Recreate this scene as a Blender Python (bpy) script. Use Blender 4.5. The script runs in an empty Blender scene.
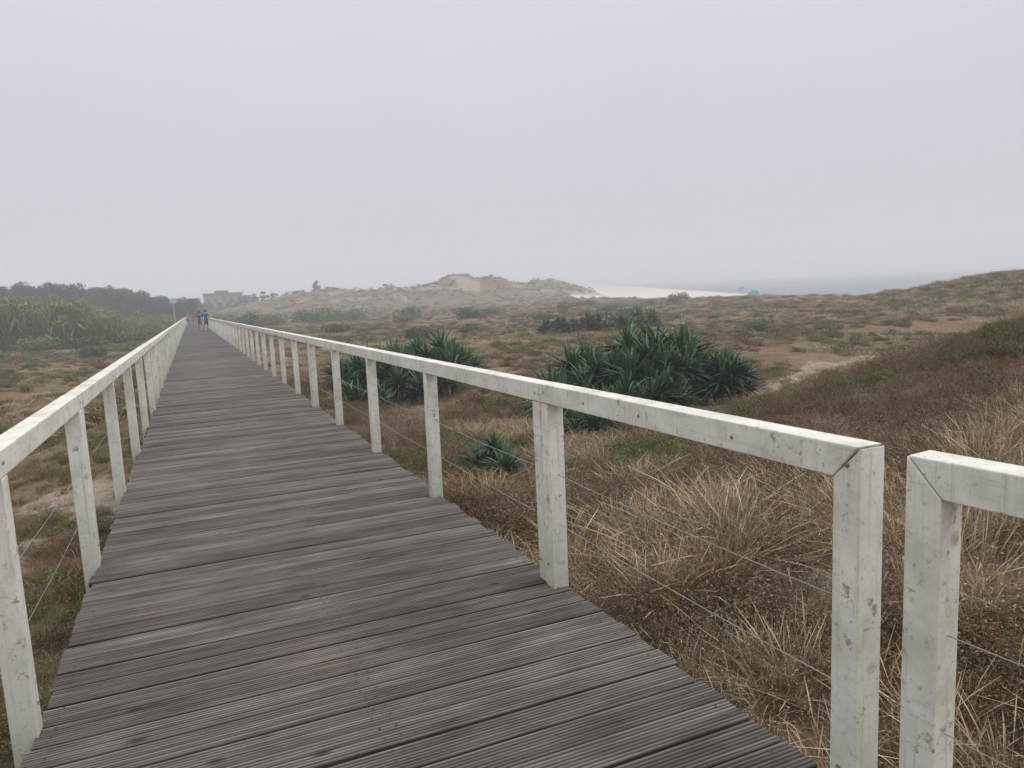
import bpy, bmesh, math, random
import numpy as np
from mathutils import Vector, Matrix
random.seed(7); rng=np.random.default_rng(7)
sc=bpy.context.scene
SL=0.0166
# ------------------------------------------------------------------ helpers
def link(o):
    sc.collection.objects.link(o); return o
def empty(name,loc=(0,0,0)):
    e=bpy.data.objects.new(name,None); e.location=loc; e.empty_display_size=.3; return link(e)
def mesh_obj(name,V,F,mat=None,parent=None,smooth=False,do_link=True,shade=None):
    me=bpy.data.meshes.new(name); me.from_pydata([tuple(v) for v in V],[],[tuple(f) for f in F])
    if smooth: me.polygons.foreach_set('use_smooth',[True]*len(me.polygons))
    if shade is not None:
        a=me.attributes.new('shade','FLOAT','POINT'); a.data.foreach_set('value',np.asarray(shade,dtype=np.float32))
    if mat: me.materials.append(mat)
    me.update()
    o=bpy.data.objects.new(name,me)
    if parent: o.parent=parent
    if do_link: link(o)
    return o
def h2(ix,iy,s):
    v=np.sin(ix*127.1+iy*311.7+s*74.7)*43758.5453
    return v-np.floor(v)
def vn(x,y,s=0):
    x=np.asarray(x,float); y=np.asarray(y,float)
    xi=np.floor(x); yi=np.floor(y); fx=x-xi; fy=y-yi
    fx=fx*fx*(3-2*fx); fy=fy*fy*(3-2*fy)
    return (h2(xi,yi,s)*(1-fx)+h2(xi+1,yi,s)*fx)*(1-fy)+(h2(xi,yi+1,s)*(1-fx)+h2(xi+1,yi+1,s)*fx)*fy
def fbm(x,y,s=0,o=4):
    t=0;a=.5;n=0
    for i in range(o):
        t=t+a*vn(x*2**i,y*2**i,s+i); n+=a; a*=.5
    return t/n
def ss(a,b,x):
    t=np.clip((np.asarray(x,float)-a)/(b-a),0,1); return t*t*(3-2*t)
# ------------------------------------------------------------------ materials
def new_mat(name):
    m=bpy.data.materials.new(name); m.use_nodes=True
    nt=m.node_tree; b=nt.nodes['Principled BSDF']; return m,nt,b
def N(nt,t,**k):
    n=nt.nodes.new(t)
    for a,v in k.items(): setattr(n,a,v)
    return n
def ramp(nt,fac,stops):
    r=N(nt,'ShaderNodeValToRGB'); e=r.color_ramp.elements
    while len(e)<len(stops): e.new(.5)
    for i,(p,c) in enumerate(stops):
        e[i].position=p; e[i].color=(c[0],c[1],c[2],1)
    nt.links.new(fac,r.inputs[0]); return r.outputs[0]
def mixc(nt,fac,a,b,mode='MIX'):
    m=N(nt,'ShaderNodeMix',data_type='RGBA',blend_type=mode)
    for s,v in ((m.inputs[0],fac),(m.inputs[6],a),(m.inputs[7],b)):
        if hasattr(v,'is_linked'): nt.links.new(v,s)
        elif isinstance(v,(int,float)): s.default_value=v
        else: s.default_value=(v[0],v[1],v[2],1)
    return m.outputs[2]
def noise(nt,scale,detail=5,vec=None,rough=.55):
    n=N(nt,'ShaderNodeTexNoise'); n.inputs['Scale'].default_value=scale; n.inputs['Detail'].default_value=detail
    n.inputs['Roughness'].default_value=rough
    if vec is not None: nt.links.new(vec,n.inputs['Vector'])
    return n.outputs['Fac']
def pos(nt,scale=None):
    g=N(nt,'ShaderNodeNewGeometry').outputs['Position']
    if scale is None: return g
    m=N(nt,'ShaderNodeMapping'); m.inputs['Scale'].default_value=scale
    nt.links.new(g,m.inputs['Vector']); return m.outputs[0]
def bump(nt,b,h,st=.3,d=.01):
    n=N(nt,'ShaderNodeBump'); n.inputs['Strength'].default_value=st; n.inputs['Distance'].default_value=d
    nt.links.new(h,n.inputs['Height']); nt.links.new(n.outputs[0],b.inputs['Normal'])
def attr(nt,name):
    a=N(nt,'ShaderNodeAttribute'); a.attribute_name=name; return a.outputs['Fac']
def flat_mat(name,c,rough=.8,var=.25,scale=8):
    m,nt,b=new_mat(name)
    f=noise(nt,scale,4,pos(nt))
    col=ramp(nt,f,[(.3,[x*(1-var) for x in c]),(.7,[x*(1+var) for x in c])])
    nt.links.new(col,b.inputs['Base Color']); b.inputs['Roughness'].default_value=rough
    return m
def leaf_mat(name,dark,mid,light,alt=None,rough=.7,spec=.2):
    """per-leaf 'shade' attribute + per-instance random"""
    m,nt,b=new_mat(name)
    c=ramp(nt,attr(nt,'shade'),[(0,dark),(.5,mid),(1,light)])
    oi=N(nt,'ShaderNodeObjectInfo').outputs['Random']
    if alt is not None:
        f=ramp(nt,oi,[(.35,(0,0,0)),(1,(1,1,1))])
        c2=mixc(nt,1.0,c,alt,'MULTIPLY')
        c=mixc(nt,f,c,c2)
    br=N(nt,'ShaderNodeMapRange'); br.inputs['To Min'].default_value=.65; br.inputs['To Max'].default_value=1.35
    nt.links.new(noise(nt,.6,3,pos(nt)),br.inputs['Value'])
    h=N(nt,'ShaderNodeHueSaturation'); nt.links.new(br.outputs[0],h.inputs['Value']); nt.links.new(c,h.inputs['Color'])
    nt.links.new(h.outputs[0],b.inputs['Base Color'])
    b.inputs['Roughness'].default_value=rough; b.inputs['Specular IOR Level'].default_value=spec
    return m

# deck wood
def make_deck_mat():
    m,nt,b=new_mat('weathered_decking')
    bid=attr(nt,'shade')
    g=N(nt,'ShaderNodeNewGeometry').outputs['Position']
    comb=N(nt,'ShaderNodeCombineXYZ'); mu=N(nt,'ShaderNodeMath',operation='MULTIPLY'); mu.inputs[1].default_value=37.
    nt.links.new(bid,mu.inputs[0]); nt.links.new(mu.outputs[0],comb.inputs[0])
    ad=N(nt,'ShaderNodeVectorMath',operation='ADD'); nt.links.new(g,ad.inputs[0]); nt.links.new(comb.outputs[0],ad.inputs[1])
    mp=N(nt,'ShaderNodeMapping'); mp.inputs['Scale'].default_value=(1.6,55,20); nt.links.new(ad.outputs[0],mp.inputs[0])
    mp2=N(nt,'ShaderNodeMapping'); mp2.inputs['Scale'].default_value=(3,9,3); nt.links.new(ad.outputs[0],mp2.inputs[0])
    grain=noise(nt,1.,7,mp.outputs[0],.65)
    patch=noise(nt,1.,5,mp2.outputs[0],.6)
    big=noise(nt,.9,3,pos(nt))
    c=ramp(nt,grain,[(.25,(.055,.049,.045)),(.5,(.182,.167,.155)),(.75,(.345,.325,.303))])
    c=mixc(nt,ramp(nt,bid,[(0,(.0,)*3),(1,(.85,)*3)]),c,mixc(nt,1.,c,(.60,.55,.51),'MULTIPLY'))
    c=mixc(nt,ramp(nt,patch,[(.45,(0,0,0)),(.72,(.8,)*3)]),c,mixc(nt,1.,c,(.47,.43,.41),'MULTIPLY'))
    c=mixc(nt,ramp(nt,big,[(.4,(0,0,0)),(.65,(.8,)*3)]),c,mixc(nt,1.,c,(1.35,1.33,1.31),'MULTIPLY'))
    mv=N(nt,'ShaderNodeMapping'); mv.inputs['Scale'].default_value=(2.6,5.5,1); nt.links.new(ad.outputs[0],mv.inputs[0])
    v=N(nt,'ShaderNodeTexVoronoi'); v.inputs['Scale'].default_value=1.; nt.links.new(mv.outputs[0],v.inputs['Vector'])
    k=ramp(nt,v.outputs['Distance'],[(.04,(.8,)*3),(.12,(0,0,0))])
    c=mixc(nt,k,c,(.03,.024,.02))
    c=mixc(nt,attr(nt,'groove'),c,mixc(nt,1.,c,(.30,.28,.27),'MULTIPLY'))
    nt.links.new(c,b.inputs['Base Color'])
    b.inputs['Roughness'].default_value=.72; b.inputs['Specular IOR Level'].default_value=.3
    bump(nt,b,grain,.55,.004)
    return m
M_deck=make_deck_mat()
def make_white():
    m,nt,b=new_mat('weathered_white_paint')
    p=pos(nt)
    n1=noise(nt,5,6,p,.65); n2=noise(nt,38,5,p,.7); n3=noise(nt,2.3,5,p,.7); n5=noise(nt,13,9,p,.78)
    c=ramp(nt,n1,[(.33,(.57,.56,.48)),(.47,(.73,.715,.645)),(.62,(.82,.805,.745))])
    c=mixc(nt,ramp(nt,n3,[(.50,(0,0,0)),(.66,(.5,)*3)]),c,(.46,.46,.34))
    gx=N(nt,'ShaderNodeMapping'); gx.inputs['Scale'].default_value=(60,60,2.2); nt.links.new(p,gx.inputs[0])
    n4=noise(nt,1.,5,gx.outputs[0],.7)
    c=mixc(nt,ramp(nt,n4,[(.54,(0,0,0)),(.70,(.45,)*3)]),c,(.36,.355,.27))
    # fine cracks along rail length
    gy_=N(nt,'ShaderNodeMapping'); gy_.inputs['Scale'].default_value=(70,2.0,70); nt.links.new(p,gy_.inputs[0])
    n6=noise(nt,1.,5,gy_.outputs[0],.7)
    c=mixc(nt,ramp(nt,n6,[(.57,(0,0,0)),(.70,(.5,)*3)]),c,(.36,.35,.29))
    # chipped paint: bare grey wood with sharp edges
    c=mixc(nt,ramp(nt,n5,[(.600,(0,0,0)),(.625,(.85,)*3)]),c,(.27,.245,.195))
    c=mixc(nt,ramp(nt,n2,[(.58,(0,0,0)),(.70,(.7,)*3)]),c,(.28,.27,.19))
    v=N(nt,'ShaderNodeTexVoronoi'); v.inputs['Scale'].default_value=5.; nt.links.new(p,v.inputs['Vector'])
    c=mixc(nt,ramp(nt,v.outputs['Distance'],[(.07,(.6,)*3),(.13,(0,0,0))]),c,(.38,.31,.20))
    a=attr(nt,'shade')
    mm=N(nt,'ShaderNodeMath',operation='MULTIPLY'); nt.links.new(a,mm.inputs[0]); nt.links.new(n1,mm.inputs[1])
    c=mixc(nt,ramp(nt,mm.outputs[0],[(.14,(0,0,0)),(.48,(.85,)*3)]),c,(.22,.23,.13))
    nt.links.new(c,b.inputs['Base Color']); b.inputs['Roughness'].default_value=.6
    b.inputs['Specular IOR Level'].default_value=.3
    bump(nt,b,n5,.5,.004); return m
M_white=make_white()
M_beam=flat_mat('dark_timber',(.04,.035,.03))
M_wire=flat_mat('fence_wire',(.28,.28,.28),.5)
M_screw=flat_mat('screw_steel',(.025,.022,.02),.5)

def make_ground():
    m,nt,b=new_mat('dune_ground')
    p=pos(nt)
    n1=noise(nt,.35,6,p,.6); n2=noise(nt,4.,7,p,.7); n3=noise(nt,.07,5,p,.6); n4=noise(nt,40,4,p,.7)
    c=ramp(nt,n1,[(.32,(.11,.077,.048)),(.47,(.195,.132,.082)),(.58,(.25,.185,.115)),(.72,(.155,.138,.072))])
    c=mixc(nt,ramp(nt,n3,[(.40,(0,0,0)),(.58,(.6,)*3)]),c,(.24,.14,.093))
    c=mixc(nt,ramp(nt,n2,[(.35,(.8,)*3),(.6,(0,0,0))]),c,mixc(nt,1.,c,(.45,.45,.42),'MULTIPLY'))
    c=mixc(nt,attr(nt,'green'),c,ramp(nt,n2,[(.3,(.05,.06,.024)),(.7,(.15,.155,.065))]))
    sandc=ramp(nt,n4,[(.3,(.25,.20,.15)),(.7,(.39,.33,.265))])
    sandc=mixc(nt,ramp(nt,n2,[(.35,(.6,)*3),(.55,(0,0,0))]),sandc,(.17,.13,.09))
    sm=N(nt,'ShaderNodeMath',operation='ADD'); nt.links.new(attr(nt,'sand'),sm.inputs[0])
    s2=N(nt,'ShaderNodeMath',operation='MULTIPLY_ADD'); nt.links.new(n2,s2.inputs[0]); s2.inputs[1].default_value=1.4; s2.inputs[2].default_value=-.72
    nt.links.new(s2.outputs[0],sm.inputs[1])
    c=mixc(nt,ramp(nt,sm.outputs[0],[(.4,(0,0,0)),(.62,(1,1,1))]),c,sandc)
    c=mixc(nt,attr(nt,'beach'),c,(.68,.60,.51))
    nt.links.new(c,b.inputs['Base Color']); b.inputs['Roughness'].default_value=.95; b.inputs['Specular IOR Level'].default_value=.1
    bump(nt,b,n2,.8,.06); return m
M_ground=make_ground()
# ------------------------------------------------------------------ terrain
def seg_d(x,y,pts):
    d=np.full(np.shape(x),1e9)
    for (ax,ay),(bx,by) in zip(pts[:-1],pts[1:]):
        t=np.clip(((x-ax)*(bx-ax)+(y-ay)*(by-ay))/((bx-ax)**2+(by-ay)**2),0,1)
        d=np.minimum(d,np.hypot(x-ax-t*(bx-ax),y-ay-t*(by-ay)))
    return d
PATH=[(10.8,12.2),(12.5,13.5),(14.6,15.0),(17.5,16.9),(21.5,18.6),(25,19.2)]
DUNES=[(84,238,9.0,12,15),(98,242,4.8,10,14),(117,246,7.6,9,14),(131,250,5.0,8,14),(66,236,5.6,12,16),(46,240,5.4,14,16),(28,246,4.4,16,18),(76,222,2,10,10),(104,226,2.5,12,9),(60,218,1.5,12,8)]
def dune_sum(x,y):
    dn=0
    for a,b,A,sx,sy in DUNES: dn=dn+A*np.exp(-.5*((x-a)/sx)**2-.5*((y-b)/sy)**2)
    return dn*.68
def height(x,y):
    x=np.asarray(x,float); y=np.asarray(y,float)
    h=-SL*np.clip(y,-50,150)-.55-.45*ss(5,12,y)*ss(1.8,4,np.abs(x-.5))
    r=np.hypot(x,y)
    h=h+(fbm(x*.5,y*.5,3)-.5)*.35*ss(1.6,4,np.abs(x-.5))+(fbm(x*.06,y*.06,9)-.5)*1.2*ss(14,50,r)
    h=h+(fbm(x*.25,y*.25,19)-.5)*.6*ss(18,35,r)
    h=h+1.66*np.exp(-.5*((x-13.6)/3.9)**2-.5*((y-6.0)/3.4)**2)
    h=h+.36*np.exp(-.5*((x-6)/1.8)**2-.5*((y-3.0)/1.8)**2)
    h=h-.15*np.exp(-(seg_d(x,y,PATH)/1.2)**2)
    h=h+2.5*np.exp(-((x-62-4*(fbm(y*.05,y*0,4)-.5))/10)**2)*ss(62,33,y)*(1+.5*(fbm(x*.12,y*.12,5)-.5))
    dn=dune_sum(x,y)
    rid=1-np.abs(fbm(x*.06,y*.06,12,4)*2-1)
    h=h+dn*(.55+.5*rid)+ss(.8,3,dn)*(fbm(x*.14,y*.14,15,4)-.5)*4.6
    coast=66+.55*y; ve=np.minimum(112,coast-25)
    t=(x-ve)/(coast-ve)
    bt=ss(0,.15,t)
    hb=-3.2-1.8*t
    hb=np.maximum(hb,-9)
    keep=np.clip(1-ss(.5,3,dn),0,1)
    h=h*(1-bt*keep)+hb*bt*keep
    # keep ground under the deck
    k=1-ss(1.3,2.1,np.abs(x-.48))
    dz=-SL*np.clip(y,-50,150)-.5
    h=np.where((y<160),h*(1-k)+np.minimum(h,dz)*k,h)
    return h
def masks(x,y):
    coast=66+.55*y; ve=np.minimum(112,coast-25)
    dn=dune_sum(x,y)
    beach=ss(0,3,x-ve)*(1-ss(.8,2.5,dn))
    sand=ss(.85,.25,seg_d(x,y,PATH)+.9*(fbm(x*1.5,y*1.5,6)-.5))*.8
    f=fbm(x*.12,y*.26,21)
    sand=np.maximum(sand,ss(.54,.62,f)*ss(1.2,3.0,dn)*.72)
    sand=np.maximum(sand,ss(.52,.66,fbm(x*1.1,y*.7,33))*(x<-.9)*.75*(y<14))
    sand=np.maximum(sand,.9*np.exp(-((x-2.45)/.5)**2-((y-1.45)/.6)**2))
    sand=np.maximum(sand,ss(.64,.74,fbm(x*1.2,y*1.2,37))*(x>1.8)*.7*(np.hypot(x,y)<9))
    green=ss(.55,.68,fbm(x*.08,y*.12,41))*.55*ss(12,30,np.hypot(x,y))
    green=np.maximum(green,ss(130,180,y)*(x<40)*(1-ss(0,2,dn))*.7)
    green=np.maximum(green,ss(50,80,y)*(x<-3)*.7)
    green=np.maximum(green,ss(.5,.62,fbm(x*.6,y*.4,43))*(x<-.9)*(y<50)*.6)
    green=np.maximum(green,ss(1,3,dn)*.35)
    return sand,green*(1-beach),beach
n=620
u=np.linspace(-1,1,n)
def warp(u,c,a,L): return c+np.sinh(u*a)/math.sinh(a)*L
gx=warp(u,4,5.2,1700); gy=warp(u,10,5.2,1900)
gx,gy=np.meshgrid(gx,gy)
gz=height(gx,gy)
V=np.stack([gx.ravel(),gy.ravel(),gz.ravel()],1)
idx=np.arange(n*n).reshape(n,n)
F=np.stack([idx[:-1,:-1].ravel(),idx[:-1,1:].ravel(),idx[1:,1:].ravel(),idx[1:,:-1].ravel()],1)
ground=mesh_obj('ground',V.tolist(),F.tolist(),M_ground,smooth=True)
s_,g_,b_=masks(V[:,0],V[:,1])
for nm,a in (('sand',s_),('green',g_),('beach',b_)):
    at=ground.data.attributes.new(nm,'FLOAT','POINT'); at.data.foreach_set('value',a.astype(np.float32))
# sea
m,nt,b=new_mat('sea_water')
b.inputs['Base Color'].default_value=(.06,.10,.13,1); b.inputs['Roughness'].default_value=.3
mp=pos(nt,(.25,.1,1)); bump(nt,b,noise(nt,1,5,mp),.6,.4)
mesh_obj('sea',[(20,-1500,-5),(2600,-1500,-5),(2600,2600,-5),(20,2600,-5)],[(0,1,2,3)],m)
# ------------------------------------------------------------------ boardwalk
def dz(y): return -SL*y
XL,XR=-.665,1.668
bw=empty('boardwalk')
V=[];F=[];S=[];G=[]
y=-2.5; pitch=.147
while y<158:
    w=pitch-.013+random.uniform(-.0025,.0025)
    ng=7 if y<30 else 0
    if ng:
        prof=[(0,-.03,1),(0,-.006,1),(.005,0,0)]
        gw=(w-.016)/ng
        for i in range(ng):
            a=.008+i*gw
            prof+=[(a,0,0),(a+gw*.2,-.0045,1),(a+gw*.5,-.0045,1),(a+gw*.7,0,0)]
        prof+=[(w-.005,0,0),(w,-.006,1),(w,-.03,1)]
    else: prof=[(0,-.03,1),(0,0,.3),(w,0,.3),(w,-.03,1)]
    x0=XL+random.uniform(-.012,.012); x1=XR+random.uniform(-.012,.012)
    zz=random.uniform(-.004,.004); sk=random.uniform(-.004,.004); tl=random.uniform(-.003,.003); sh=random.random()
    b0=len(V); k=len(prof)
    for (X,q) in ((x0,-1),(x1,1)):
        for (a,c,gr_) in prof:
            V.append((X,y+a+sk*q,dz(y+a)+c+zz+tl*q)); S.append(sh); G.append(gr_)
    for i in range(k-1): F.append((b0+i,b0+k+i,b0+k+i+1,b0+i+1))
    F.append(tuple(b0+i for i in range(k))); F.append(tuple(b0+k+i for i in reversed(range(k))))
    y+=pitch
deck=mesh_obj('deck_boards',V,F,M_deck,bw,shade=S)
at=deck.data.attributes.new('groove','FLOAT','POINT'); at.data.foreach_set('value',np.array(G,np.float32))
bm=bmesh.new(); bm.from_mesh(deck.data); bmesh.ops.recalc_face_normals(bm,faces=bm.faces); bm.to_mesh(deck.data); bm.free()
class Boxes:
    def __init__(s): s.V=[];s.F=[];s.S=[]
    def hexa(s,c,sh=None):
        b0=len(s.V); s.V+= [tuple(p) for p in c]; s.S+= (sh if sh else [0]*8)
        for f in ((0,3,2,1),(4,5,6,7),(0,1,5,4),(1,2,6,5),(2,3,7,6),(3,0,4,7)): s.F.append(tuple(b0+i for i in f))
    def box(s,x0,x1,y0,y1,z0,z1,sh=None):
        s.hexa([(x0,y0,z0),(x1,y0,z0),(x1,y1,z0),(x0,y1,z0),(x0,y0,z1),(x1,y0,z1),(x1,y1,z1),(x0,y1,z1)],sh)
    def obj(s,name,mat,parent=None,bev=0):
        o=mesh_obj(name,s.V,s.F,mat,parent,shade=s.S)
        bm=bmesh.new(); bm.from_mesh(o.data)
        bmesh.ops.recalc_face_normals(bm,faces=bm.faces)
        bm.to_mesh(o.data); bm.free()
        if bev:
            md=o.modifiers.new('bevel','BEVEL'); md.width=bev; md.segments=2; md.limit_method='ANGLE'
        return o
B=Boxes()
for X in (XL+.06,.5,XR-.06):
    for i in range(16):
        a=-2.5+i*10; c=a+10
        B.hexa([(X-.04,a,dz(a)-.19),(X+.04,a,dz(a)-.19),(X+.04,c,dz(c)-.19),(X-.04,c,dz(c)-.19),(X-.04,a,dz(a)-.036),(X+.04,a,dz(a)-.036),(X+.04,c,dz(c)-.036),(X-.04,c,dz(c)-.036)])
B.obj('joists',M_beam,bw)
# screws
V=[];F=[]
y=-2.5
while y<12:
    for X in (XL+.07,.48,.53,XR-.07):
        for off in (.04,.105):
            cx=X+random.uniform(-.012,.012); cy=y+off; b0=len(V)
            for k in range(6): V.append((cx+.0048*math.cos(k*1.047),cy+.0048*math.sin(k*1.047),dz(cy)+.005))
            F.append(tuple(range(b0,b0+6)))
    y+=pitch
mesh_obj('screws',V,F,M_screw,bw)
# ------------------------------------------------------------------ fences
RH=1.06; RT=.095; W=.09
def fence(name,xc,ys,doubles,x_out):
    e=empty(name,(0,0,0)); P=Boxes(); R=Boxes(); bolts=[]
    hw=W/2
    for i,yp in enumerate(ys):
        lst=[yp]
        if i in doubles: lst=[yp-.048,yp+.048]
        for yy in lst:
            jx=random.uniform(-.010,.010); jy=random.uniform(-.012,.012) if i not in doubles else 0
            zt=dz(yy)+RH-RT-.002; zb=min(float(height(xc,yy)),dz(yy)-.3)-.15
            h_=hw-.002
            sh=[1,1,1,1,.0,.0,.0,.0]
            P.hexa([(xc-h_+jx,yy-h_+jy,zb),(xc+h_+jx,yy-h_+jy,zb),(xc+h_+jx,yy+h_+jy,zb),(xc-h_+jx,yy+h_+jy,zb),
                    (xc-h_,yy-h_,zt),(xc+h_,yy-h_,zt),(xc+h_,yy+h_,zt),(xc-h_,yy+h_,zt)],sh)
            bolts.append((xc-hw-.001 if x_out>0 else xc+hw+.001,yy+random.uniform(-.012,.012),dz(yy)+RH-.045+random.uniform(-.015,.01),-1 if x_out>0 else 1))
            bolts.append((xc-hw-.001 if x_out>0 else xc+hw+.001,yy+.012,dz(yy)+.10+random.uniform(-.02,.03),-1 if x_out>0 else 1))
    cuts=[ys[0]-hw]+[ys[d] for d in doubles]+[ys[-1]+hw]
    for a,c in zip(cuts[:-1],cuts[1:]):
        o1=random.uniform(-.004,.004); o2=random.uniform(-.008,.008)
        a2=a+(.003 if a!=cuts[0] else 0); c2=c-.003
        R.hexa([(xc-hw+o1,a2,dz(a2)+RH-RT),(xc+hw+o1,a2,dz(a2)+RH-RT),(xc+hw+o1,c2,dz(c2)+RH-RT+o2*.3),(xc-hw+o1,c2,dz(c2)+RH-RT+o2*.3),
                (xc-hw+o1,a2,dz(a2)+RH),(xc+hw+o1,a2,dz(a2)+RH),(xc+hw+o1,c2,dz(c2)+RH+o2*.3),(xc-hw+o1,c2,dz(c2)+RH+o2*.3)])
    return e,P,R,bolts
def wires(parent,pts_list,name='wires'):
    V=[];F=[]
    for a,b_,r in pts_list:
        a=Vector(a); b_=Vector(b_); segs=6; prev=None
        for i in range(segs+1):
            t=i/segs; p=a.lerp(b_,t); p.z-=.012*4*t*(1-t)*(b_-a).length/2
            b0=len(V)
            for k in range(4): V.append((p.x+r*math.cos(k*1.571),p.y,p.z+r*math.sin(k*1.571)))
            if prev is not None:
                for k in range(4): F.append((prev+k,prev+(k+1)%4,b0+(k+1)%4,b0+k))
            prev=b0
    mesh_obj(name,V,F,M_wire,parent)
M_bolt=flat_mat('rusty_bolt',(.24,.20,.16),.6)
def add_bolts(parent,bolts,name='bolts'):
    V=[];F=[]
    for (x,y,z,s) in bolts:
        if y>40: continue
        b0=len(V); r=.008
        for k in range(10): V.append((x,y+r*math.cos(k*.6283),z+r*math.sin(k*.6283)))
        for k in range(10): V.append((x+s*.004,y+r*.7*math.cos(k*.6283),z+r*.7*math.sin(k*.6283)))
        F.append(tuple(range(b0+10,b0+20)))
        for k in range(10): F.append((b0+k,b0+(k+1)%10,b0+10+(k+1)%10,b0+10+k))
    mesh_obj(name,V,F,M_bolt,parent)
# right fence: first post is mitred into the rail
XRp=1.632
ysR=[1.44,3.37]
while ysR[-1]<155: ysR.append(ysR[-1]+2.03)
dR=[i for i in range(1,len(ysR)-1,4)]
e,P,R,bo=fence('wooden_fence',XRp,ysR,dR,1)
hw=W/2
P.V=P.V[8:];P.S=P.S[8:];P.F=P.F[:-6]
def mitre(P,x,y0,y1,zt,zb):
    a=(x-hw,x+hw)
    P.hexa([(a[0],y0,zb),(a[1],y0,zb),(a[1],y1,zb),(a[0],y1,zb),(a[0],y0,zt-.002),(a[1],y0,zt-.002),(a[1],y1,zt-RT-.001),(a[0],y1,zt-RT-.001)],[1,1,1,1,0,0,0,0])
y0=ysR[0]-hw; y1=ysR[0]+hw
mitre(P,XRp,y0,y1,dz(ysR[0])+RH,-1.2)
for i in (0,1): R.V[i]=(R.V[i][0],y1+.001,dz(y1)+RH-RT)
for i in (4,5): R.V[i]=(R.V[i][0],y0+.004,dz(y0)+RH+.001)
P.obj('posts',M_white,e,.004); R.obj('rails',M_white,e,.004)
for k in (1.9,2.45,2.9): bo.append((XRp-hw-.002,k,dz(k)+RH-.05,-1))
add_bolts(e,bo)
wl=[]
for a,c in zip(ysR[:14],ysR[1:15]):
    for hz in (.34,.60): wl.append(((XRp,a,dz(a)+hz),(XRp,c,dz(c)+hz),.0020))
wires(e,wl)
# left fence
XLp=-.695
ysL=[-1.0,1.03,3.06]
while ysL[-1]<155: ysL.append(ysL[-1]+2.02)
dL=[i for i in range(3,len(ysL)-1,4)]
e,P,R,bo=fence('wooden_fence',XLp,ysL,dL,-1)
P.obj('posts',M_white,e,.004); R.obj('rails',M_white,e,.004); add_bolts(e,bo)
wl=[]
for a,c in zip(ysL[:14],ysL[1:15]):
    for hz in (.34,.60): wl.append(((XLp,a,dz(a)+hz),(XLp,c,dz(c)+hz),.0012))
wires(e,wl)
# near fence section (turns slightly outwards)
e=empty('wooden_fence'); P=Boxes(); R=Boxes()
ang=math.radians(6)
ca,sa=math.cos(ang),math.sin(ang)
ox,oy=XRp,1.215
def tr(b):
    b.V=[(ox+(x*ca-y*sa),oy+(x*sa+y*ca),z) for (x,y,z) in b.V]
L=2.0
zt=RH-.015
P.hexa([(-hw,0-W/2,-1.2),(hw,-W/2,-1.2),(hw,W/2,-1.2),(-hw,W/2,-1.2),(-hw,-W/2,zt-RT-.001),(hw,-W/2,zt-RT-.001),(hw,W/2,zt-.002),(-hw,W/2,zt-.002)],[1]*4+[0]*4)
P.box(-hw+.002,hw-.002,-L-W/2,-L+W/2,-1.2,zt-RT-.002,[1]*4+[0]*4)
R.hexa([(-hw,-L-.1,zt-RT),(hw,-L-.1,zt-RT),(hw,-W/2-.001,zt-RT),(-hw,-W/2-.001,zt-RT),(-hw,-L-.1,zt),(hw,-L-.1,zt),(hw,W/2-.004,zt+.001),(-hw,W/2-.004,zt+.001)])
tr(P);tr(R)
P.obj('posts',M_white,e,.004); R.obj('rails',M_white,e,.004)
wires(e,[((ox,oy,.34),(ox+L*sa,oy-L*ca,.34),.0018),((ox,oy,.6),(ox+L*sa,oy-L*ca,.6),.0018)])
# ------------------------------------------------------------------ vegetation prototypes
def norm(v): return v/np.maximum(np.linalg.norm(v,axis=-1,keepdims=True),1e-9)
def blades(n,H,spread,lean,width,segs=3,head=0,droop=.5,r=None,hvar=.4):
    r=r or rng
    V=[];F=[];S=[]
    for i in range(n):
        a=r.uniform(0,6.283); rr=spread*math.sqrt(r.uniform(0,1)); bx,by=rr*math.cos(a),rr*math.sin(a)
        a2=a+r.normal(0,.9); ln=abs(r.normal(0,lean))+.05; h=H*(1-hvar*r.uniform(0,1)); w=width*r.uniform(.6,1.3)
        dx,dy=math.cos(a2),math.sin(a2); a3=r.uniform(0,6.283); px,py=math.cos(a3)*w/2,math.sin(a3)*w/2
        sh=r.uniform(0,1); b0=len(V)
        hd=r.uniform()<head
        for k in range(segs+1):
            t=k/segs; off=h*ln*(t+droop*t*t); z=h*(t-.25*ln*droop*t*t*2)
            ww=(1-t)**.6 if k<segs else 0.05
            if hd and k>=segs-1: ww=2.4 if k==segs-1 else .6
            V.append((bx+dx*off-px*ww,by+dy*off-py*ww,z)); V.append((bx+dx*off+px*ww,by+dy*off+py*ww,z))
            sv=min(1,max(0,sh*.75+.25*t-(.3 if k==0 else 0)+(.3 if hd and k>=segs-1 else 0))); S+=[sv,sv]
        for k in range(segs): F.append((b0+2*k,b0+2*k+1,b0+2*k+3,b0+2*k+2))
    return V,F,S
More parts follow.
